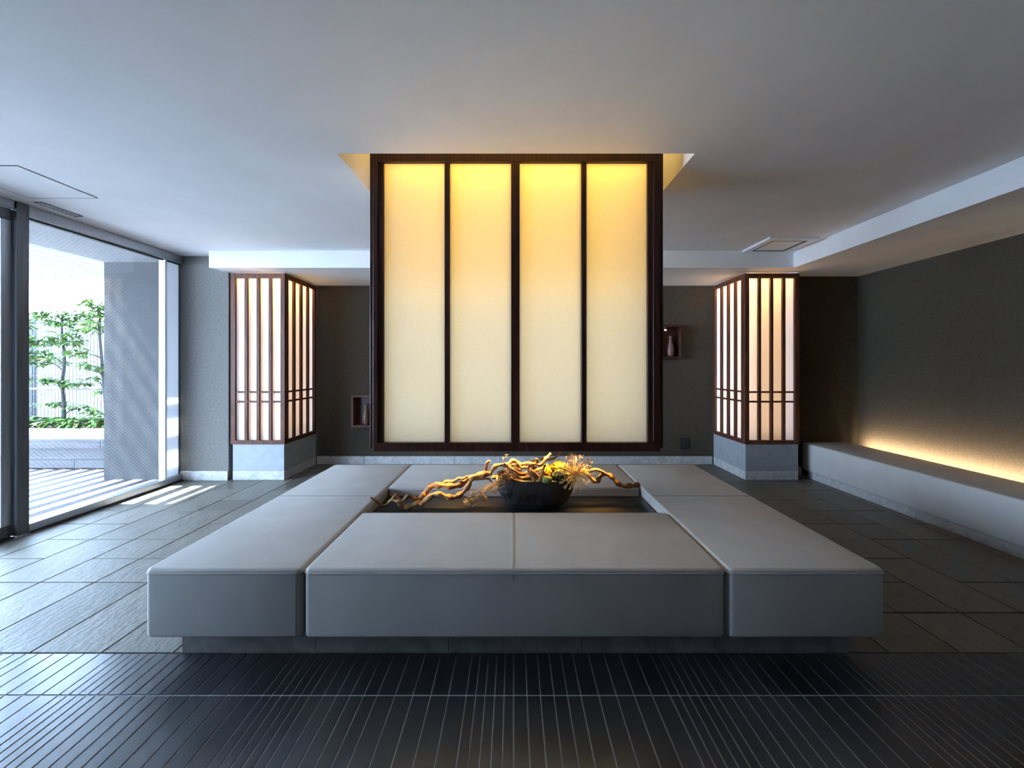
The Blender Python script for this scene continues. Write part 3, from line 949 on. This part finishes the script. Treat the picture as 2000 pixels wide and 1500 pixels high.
def vase(x, z, label, s=1.0):
    prof = [(0.0, 0.0), (0.030, 0.0), (0.040, 0.03), (0.044, 0.08), (0.036, 0.14), (0.022, 0.19), (0.018, 0.24), (0.026, 0.27), (0.021, 0.27), (0.013, 0.235), (0.0, 0.20)]
    bm = bmesh.new()
    rings = []
    n = 18
    for r, h in prof:
        rings.append([bm.verts.new((x + r * s * math.cos(2 * math.pi * k / n), YB - 0.075 + r * s * math.sin(2 * math.pi * k / n), z + h * s)) for k in range(n)] if r > 0
                     else [bm.verts.new((x, YB - 0.075, z + h * s))])
    for a, b_ in zip(rings, rings[1:]):
        for k in range(n):
            k2 = (k + 1) % n
            vsq = [a[k % len(a)], a[k2 % len(a)], b_[k2 % len(b_)], b_[k % len(b_)]]
            seen = []
            for v in vsq:
                if v not in seen: seen.append(v)
            bm.faces.new(seen)
    return tag(bm_obj('vase', bm, M['vase'], None, True), label, 'vase', 'small vases in the wall boxes')


wall_box(-2.105, -1.685, 0.505, 0.925, 'lower wooden display box on the alcove wall left of the lantern', False)
wall_box(1.75, 2.185, 1.395, 1.835, 'upper dark wooden display box on the alcove wall right of the lantern', True)
vase(-1.93, 0.5335, 'brown vase in the lower left display box')
vase(2.055, 1.4235, 'brown vase lit in the upper right display box')
sp = thing('spot_lamp', (1.985, YB - 0.08, 1.76), 'tiny lit spot lamp in the upper right display box', 'lamp')
bm = bmesh.new(); add_tube(bm, [Vector((1.985, YB - 0.08, 1.775)), Vector((1.985, YB - 0.08, 1.8065))], 0.018, 12)
bm_obj('body', bm, M['black_plastic'], sp)
bm = bmesh.new(); add_tube(bm, [Vector((1.985, YB - 0.08, 1.765)), Vector((1.985, YB - 0.08, 1.7745))], 0.015, 12)
bm_obj('lens', bm, M['lamp_glow'], sp)

so = thing('wall_socket', (2.27, YB, 0.19), 'black wall socket low on the alcove wall', 'socket')
box('plate', (2.215, 2.325, YB - 0.010, YB - 0.0005, 0.195, 0.35), M['black_plastic'], so, 0.004, 2)
for zc in (0.235, 0.31):
    box('outlet', (2.245, 2.295, YB - 0.014, YB - 0.0102, zc - 0.02, zc + 0.02), M['gasket'], so, 0.002, 1)

# ------------------------------------------------------------------ ceiling fittings
ap = thing('access_panel', (-3.345, 2.75, CEIL), 'square flush access panel in the ceiling near the sliding door', 'panel')
holed_plate('gap_frame', (-3.595, -3.090, 2.503, 2.990), (-3.590, -3.095, 2.508, 2.985), CEIL - 0.003, CEIL - 0.0002, M['gasket'], ap)
box('panel', (-3.589, -3.096, 2.509, 2.984, CEIL - 0.003, CEIL - 0.0002), M['ceiling'], ap)

sv = thing('slot_vent', (-3.62, 3.20, CEIL), 'narrow slotted ceiling vent beside the window head', 'vent')
holed_plate('frame', (-3.655, -3.587, 3.060, 3.350), (-3.648, -3.594, 3.067, 3.343), CEIL - 0.006, CEIL - 0.0003, M['dark_alu'], sv)
box('back_plate', (-3.648, -3.594, 3.067, 3.343, CEIL - 0.002, CEIL - 0.0003), M['gasket'], sv)
for k in range(9):
    y0_ = 3.073 + k * 0.030
    box('slat', (-3.646, -3.596, y0_, y0_ + 0.014, CEIL - 0.0055, CEIL - 0.0021), M['alu'], sv)

ac = thing('air_conditioner', (2.71, 4.12, CEIL), 'white ceiling cassette air conditioner in the corner of the soffit', 'air conditioner')
holed_plate('frame', (2.475, 2.960, 3.880, 4.352), (2.545, 2.890, 3.945, 4.300), CEIL - 0.022, CEIL - 0.0003, M['white_metal'], ac)
holed_plate('slot_trim', (2.5455, 2.8895, 3.9455, 4.2995), (2.560, 2.875, 3.960, 4.285), CEIL - 0.0225, CEIL - 0.016, M['gasket'], ac)
box('grille', (2.565, 2.870, 3.965, 4.280, CEIL - 0.020, CEIL - 0.006), M['white_metal'], ac, 0.003, 1)
box('slot', (2.5455, 2.8895, 3.9455, 4.2995, CEIL - 0.0055, CEIL - 0.0003), M['gasket'], ac)

# ------------------------------------------------------------------ bowl arrangement on the table
BX, BY = 0.150, 2.66
bowl = thing('stoneware_bowl', (BX, BY, TZ), 'shallow black stoneware bowl with faceted sides on the black table', 'bowl')
bm = bmesh.new()
n = 26
prof = [(0.0, 0.0), (0.42, 0.0), (0.62, 0.012), (0.80, 0.045), (0.93, 0.115), (1.0, 0.195), (0.955, 0.197), (0.90, 0.165), (0.86, 0.150), (0.0, 0.150)]
rings = []
for q, (r, h) in enumerate(prof):
    ring = []
    for k in range(n if r > 0 else 1):
        th = 2 * math.pi * k / n
        wob = 1 + 0.05 * mnoise.noise(Vector((math.cos(th) * 1.3, math.sin(th) * 1.3, h * 6)))
        ring.append(bm.verts.new((BX + 0.268 * r * wob * math.cos(th), BY + 0.115 * r * wob * math.sin(th), TZ + 0.0005 + h + (0.006 * math.sin(3 * th) if 0.14 < h else 0))))
    rings.append(ring)
for a, b_ in zip(rings, rings[1:]):
    for k in range(n):
        k2 = (k + 1) % n
        sq = []
        for v in (a[k % len(a)], a[k2 % len(a)], b_[k2 % len(b_)], b_[k % len(b_)]):
            if v not in sq: sq.append(v)
        bm.faces.new(sq)
bm_obj('body', bm, M['bowl'], bowl)
bm = bmesh.new()
lp = []
for k in range(n + 1):
    th = 2 * math.pi * k / n
    wob = 1 + 0.05 * mnoise.noise(Vector((math.cos(th) * 1.3, math.sin(th) * 1.3, 0.195 * 6)))
    lp.append(Vector((BX + 0.262 * wob * math.cos(th), BY + 0.112 * wob * math.sin(th), TZ + 0.198 + 0.006 * math.sin(3 * th))))
add_tube(bm, lp, 0.004, 6)
bm_obj('rim', bm, M['bowl_rim'], bowl, True)


def branch(pts, r0, r1, label, mat='driftwood', y=2.62, wig=0.03, seed=0, twigs=()):
    rb = random.Random(seed)
    ph = rb.uniform(0, 6)
    def conv(q):
        out = []
        for i, p in enumerate(q):
            yy = (p[2] if len(p) > 2 else y) + wig * math.sin(ph + i * 0.9)
            v = at(p[0], p[1], yy)
            out.append(v)
        return out
    P = conv(pts)
    t = thing('driftwood_branch', P[0], label, 'branch', 'driftwood in the bowl arrangement')
    S = catmull(P, 5)
    n_ = len(S)
    bm = bmesh.new()
    add_tube(bm, S, [1.3 * (r0 + (r1 - r0) * i / (n_ - 1)) * (1 + 0.22 * math.sin(i * 0.8 + ph)) for i in range(n_)], 9, 0.30, seed)
    bm_obj('stem', bm, M[mat], t, True)
    for tw, a, b_ in twigs:
        S2 = catmull(conv(tw), 5)
        bm = bmesh.new()
        add_tube(bm, S2, [1.25 * (a + (b_ - a) * i / (len(S2) - 1)) for i in range(len(S2))], 7, 0.3, seed + 5)
        bm_obj('side_twig', bm, M[mat], t, True)
    return t


branch([(768, 969), (778, 977), (786, 987), (795, 990), (806, 987), (818, 981), (826, 971), (832, 961), (838, 953), (849, 948), (862, 948), (876, 950), (890, 949), (902, 945), (913, 938), (926, 931), (942, 926), (960, 924)],
       0.015, 0.013, 'thick twisted driftwood stem rising from the table left of the bowl', wig=0.012, seed=1,
       twigs=[([(866, 947), (871, 941), (886, 940), (898, 934), (904, 935), (914, 930)], 0.009, 0.007), ([(912, 938), (926, 936), (942, 935), (955, 936), (962, 944)], 0.010, 0.003)])
branch([(723, 972), (736, 980), (748, 988), (757, 984), (765, 977), (776, 979), (786, 978), (797, 969), (806, 972), (815, 974), (826, 968)],
       0.006, 0.010, 'dark-tipped driftwood stem reaching the window-side seat block', y=2.60, wig=0.012, seed=2)
branch([(822, 986), (830, 978), (844, 968), (856, 965), (869, 969), (882, 971), (893, 969), (905, 961), (915, 949), (920, 938), (928, 931), (944, 929)],
       0.013, 0.011, 'looping driftwood stem below the thick left one', y=2.58, wig=0.012, seed=3)
branch([(905, 940), (930, 929), (955, 925), (965, 913), (976, 908), (990, 908), (1000, 900), (1008, 901), (1016, 907), (1030, 905), (1044, 907), (1056, 908), (1063, 900), (1069, 892), (1076, 886)],
       0.011, 0.007, 'arched driftwood stem with a raised tip above the bowl', y=2.63, wig=0.02, seed=4,
       twigs=[([(950, 923), (949, 914), (951, 905), (956, 900)], 0.009, 0.007)])
branch([(992, 908), (999, 916), (1008, 922), (1018, 926), (1030, 923), (1038, 916), (1042, 908), (1050, 900), (1047, 896)],
       0.009, 0.006, 'hooked driftwood stem tangled over the bowl', y=2.64, wig=0.03, seed=5)
branch([(990, 940), (1003, 938), (1020, 941), (1038, 942), (1050, 941), (1056, 932), (1060, 922), (1064, 908)],
       0.008, 0.006, 'pale driftwood stem lying along the bowl rim', y=2.56, wig=0.015, seed=6)
branch([(984, 906), (992, 914), (1000, 922), (1010, 931), (1018, 934)], 0.006, 0.004, 'short dark driftwood stem slanting into the bowl', 'dark_drift', 2.57, 0.02, 7)
branch([(1036, 908), (1031, 918), (1036, 928), (1042, 937), (1047, 942)], 0.006, 0.005, 'kinked driftwood stem dropping to the bowl rim', y=2.55, wig=0.02, seed=8)
branch([(1000, 934), (1012, 926), (1028, 925), (1046, 920), (1058, 914), (1070, 911), (1085, 914), (1100, 918)],
       0.009, 0.007, 'driftwood stem crossing the middle of the bowl', y=2.66, wig=0.03, seed=9)
branch([(1004, 912), (1015, 917), (1022, 912), (1030, 905), (1040, 901), (1052, 903)], 0.008, 0.006, 'small curled driftwood stem at the back of the bowl', y=2.72, wig=0.02, seed=10)
branch([(1046, 897), (1058, 896), (1068, 898), (1080, 896), (1090, 889), (1096, 884)], 0.008, 0.006, 'dark driftwood stem behind the raised tip', 'dark_drift', 2.74, 0.02, 11)
branch([(1128, 920), (1142, 923), (1152, 930), (1160, 939), (1166, 940), (1172, 932), (1178, 926), (1188, 927), (1198, 935), (1206, 944), (1218, 949), (1232, 949), (1243, 948), (1249, 944)],
       0.010, 0.012, 'wavy driftwood stem reaching right over the table edge', y=2.66, wig=0.012, seed=12,
       twigs=[([(1132, 918), (1148, 920), (1163, 917), (1174, 920), (1184, 926)], 0.009, 0.008)])

branch([(1010, 905), (1018, 913), (1030, 914), (1040, 921), (1050, 928), (1058, 938)], 0.008, 0.006, 'driftwood stem sloping right across the tangle', y=2.60, wig=0.02, seed=13)
branch([(972, 926), (985, 921), (998, 926), (1012, 934), (1026, 933), (1040, 930)], 0.009, 0.007, 'low driftwood stem entering the bowl from the left', y=2.59, wig=0.02, seed=14)
branch([(960, 933), (972, 930), (984, 922), (994, 913), (1004, 907), (1012, 913)], 0.008, 0.005, 'thin driftwood stem crossing under the arched one', y=2.68, wig=0.02, seed=15)
branch([(1022, 938), (1028, 929), (1040, 934), (1046, 926), (1040, 918), (1048, 912)], 0.006, 0.005, 'dark zigzag driftwood stem inside the bowl', 'dark_drift', y=2.62, wig=0.02, seed=16)

# dried allium globe
ac_ = at(1124, 926, 2.56)
al = thing('dried_allium', ac_, 'round spiky dried allium head right of the bowl', 'dried flower')
bm = bmesh.new()
bmesh.ops.create_icosphere(bm, subdivisions=2, radius=0.014)
bmesh.ops.translate(bm, verts=bm.verts, vec=ac_)
bm_obj('heart', bm, M['straw'], al, True)
bm = bmesh.new(); bt = bmesh.new()
ra = random.Random(5)
nn = 120
for i in range(nn):
    zz = 1 - 2 * (i + 0.5) / nn
    a = i * 2.39996
    d = Vector((math.sqrt(1 - zz * zz) * math.cos(a), math.sqrt(1 - zz * zz) * math.sin(a), zz)) + Vector((ra.uniform(-.1, .1), ra.uniform(-.1, .1), ra.uniform(-.1, .1)))
    d.normalize()
    l = ra.uniform(0.085, 0.115)
    tip = ac_ + d * l
    if tip.z < TZ + 0.01 or tip.z > 0.75: continue
    add_tube(bm, [ac_ + d * 0.01, tip], [0.0019, 0.0012], 4)
    s = d.orthogonal().normalized()
    for k in range(3):
        s2 = s.copy(); s2.rotate(__import__('mathutils').Quaternion(d, k * 2.1))
        add_tube(bt, [tip - d * 0.002, tip + d * 0.010 + s2 * 0.007], [0.0022, 0.0010], 4)
bm_obj('stalks', bm, M['straw'], al)['kind'] = 'stuff'
bm_obj('florets', bt, M['dry_floret'], al)['kind'] = 'stuff'
bm = bmesh.new()
add_tube(bm, catmull([ac_, ac_ + Vector((-0.04, 0.04, -0.02)), Vector((BX + 0.12, BY, TZ + 0.08))], 4), 0.004, 6)
bm_obj('stem', bm, M['straw'], al, True)


def umbel(root, heads, label, seed, spread=0.016, fl=9, mat='dry_floret'):
    rr = random.Random(seed)
    t = thing('dried_sprig', root, label, 'dried flower', 'dried sprigs in the bowl arrangement')
    bm = bmesh.new(); bf = bmesh.new()
    for h in heads:
        mid = (root + h) / 2 + Vector((rr.uniform(-.01, .01), rr.uniform(-.01, .01), 0.01))
        add_tube(bm, catmull([root, mid, h], 3), 0.0016, 4)
        for k in range(fl):
            q = h + Vector((rr.uniform(-spread, spread), rr.uniform(-spread, spread), rr.uniform(-spread * .5, spread * .6)))
            add_tube(bm, [h - Vector((0, 0, spread * 0.4)), q], 0.0008, 3)
            a = rr.uniform(0, 6.28)
            for m_ in range(3):
                d = Vector((math.cos(a + m_ * 2.1), math.sin(a + m_ * 2.1), rr.uniform(0, .7)))
                add_leaf(bf, q, d, rr.uniform(0.014, 0.024), 0.010, Vector((0.1, 0.2, 1)))
    bm_obj('stalks', bm, M['straw'], t)['kind'] = 'stuff'
    bm_obj('florets', bf, M[mat], t)['kind'] = 'stuff'
    return t


Y1 = 2.68
umbel(at(1122, 935, Y1), [at(1108, 893, Y1), at(1117, 889, Y1 + .03), at(1124, 891, Y1), at(1135, 892, Y1 - .02), at(1144, 898, Y1 + .03), at(1149, 899, Y1), at(1155, 905, Y1), at(1128, 900, Y1 - .04), at(1113, 900, Y1)],
      'flat-headed dried umbel standing behind the allium', 21, 0.013, 7)
Y2 = 2.53
umbel(at(985, 935, 2.56), [at(952, 958, Y2), at(957, 952, Y2), at(965, 961, Y2), at(943, 966, Y2 - .02), at(935, 972, Y2 - .03), at(922, 964, Y2 - .02), at(918, 970, Y2 - .03), at(916, 978, Y2 - .03), at(926, 981, Y2 - .03), at(921, 986, Y2 - .03), at(912, 983, Y2 - .03), at(972, 955, Y2), at(980, 950, Y2), at(976, 946, Y2), at(947, 976, Y2)],
      'brown dried sprig trailing over the left of the bowl', 22, 0.018, 9)
umbel(at(995, 940, 2.57), [at(978, 935, 2.54), at(985, 928, 2.54), at(990, 938, 2.54), at(975, 942, 2.54), at(993, 930, 2.55), at(984, 940, 2.53)],
      'greyish dried flower tuft at the left bowl rim', 23, 0.016, 12)
umbel(at(984, 915, 2.58), [at(986, 896, 2.60), at(989, 890, 2.60)], 'thin dried sprig standing up left of the tangled driftwood', 24, 0.006, 5)


def clump(name, c, r, mat, label, cat, sub=3, amp=0.35, freq=26, sz=(1, 1, 1)):
    bm = bmesh.new()
    bmesh.ops.create_icosphere(bm, subdivisions=sub, radius=1.0)
    for v in bm.verts:
        d = v.co.normalized()
        k = 1 + amp * mnoise.noise(d * 3.1 + c * 7) + 0.16 * mnoise.noise(d * freq / 3 + c)
        v.co = Vector((d.x * sz[0], d.y * sz[1], d.z * sz[2])) * r * k + c
    return tag(bm_obj(name, bm, M[mat], None, True), label, cat)


clump('moss_clump', at(1092, 912, 2.70), 0.050, 'moss', 'bright yellow moss clump on top of the bowl', 'moss', 4, 0.4, 30, (1.1, 0.8, 0.75))
clump('moss_ball', at(1094, 932, 2.60), 0.050, 'green_moss', 'dark green moss ball in the bowl', 'moss', 4, 0.15, 40)
clump('seed_pod', at(1068, 937, 2.55), 0.030, 'bud', 'pale green pod at the front of the bowl', 'pod', 3, 0.3, 30, (1.2, 0.9, 0.7))
clump('moss_clump', at(1066, 922, 2.68), 0.055, 'moss', 'yellow moss clump tucked behind the pale green pod', 'moss', 4, 0.3, 30, (0.7, 0.7, 0.9))
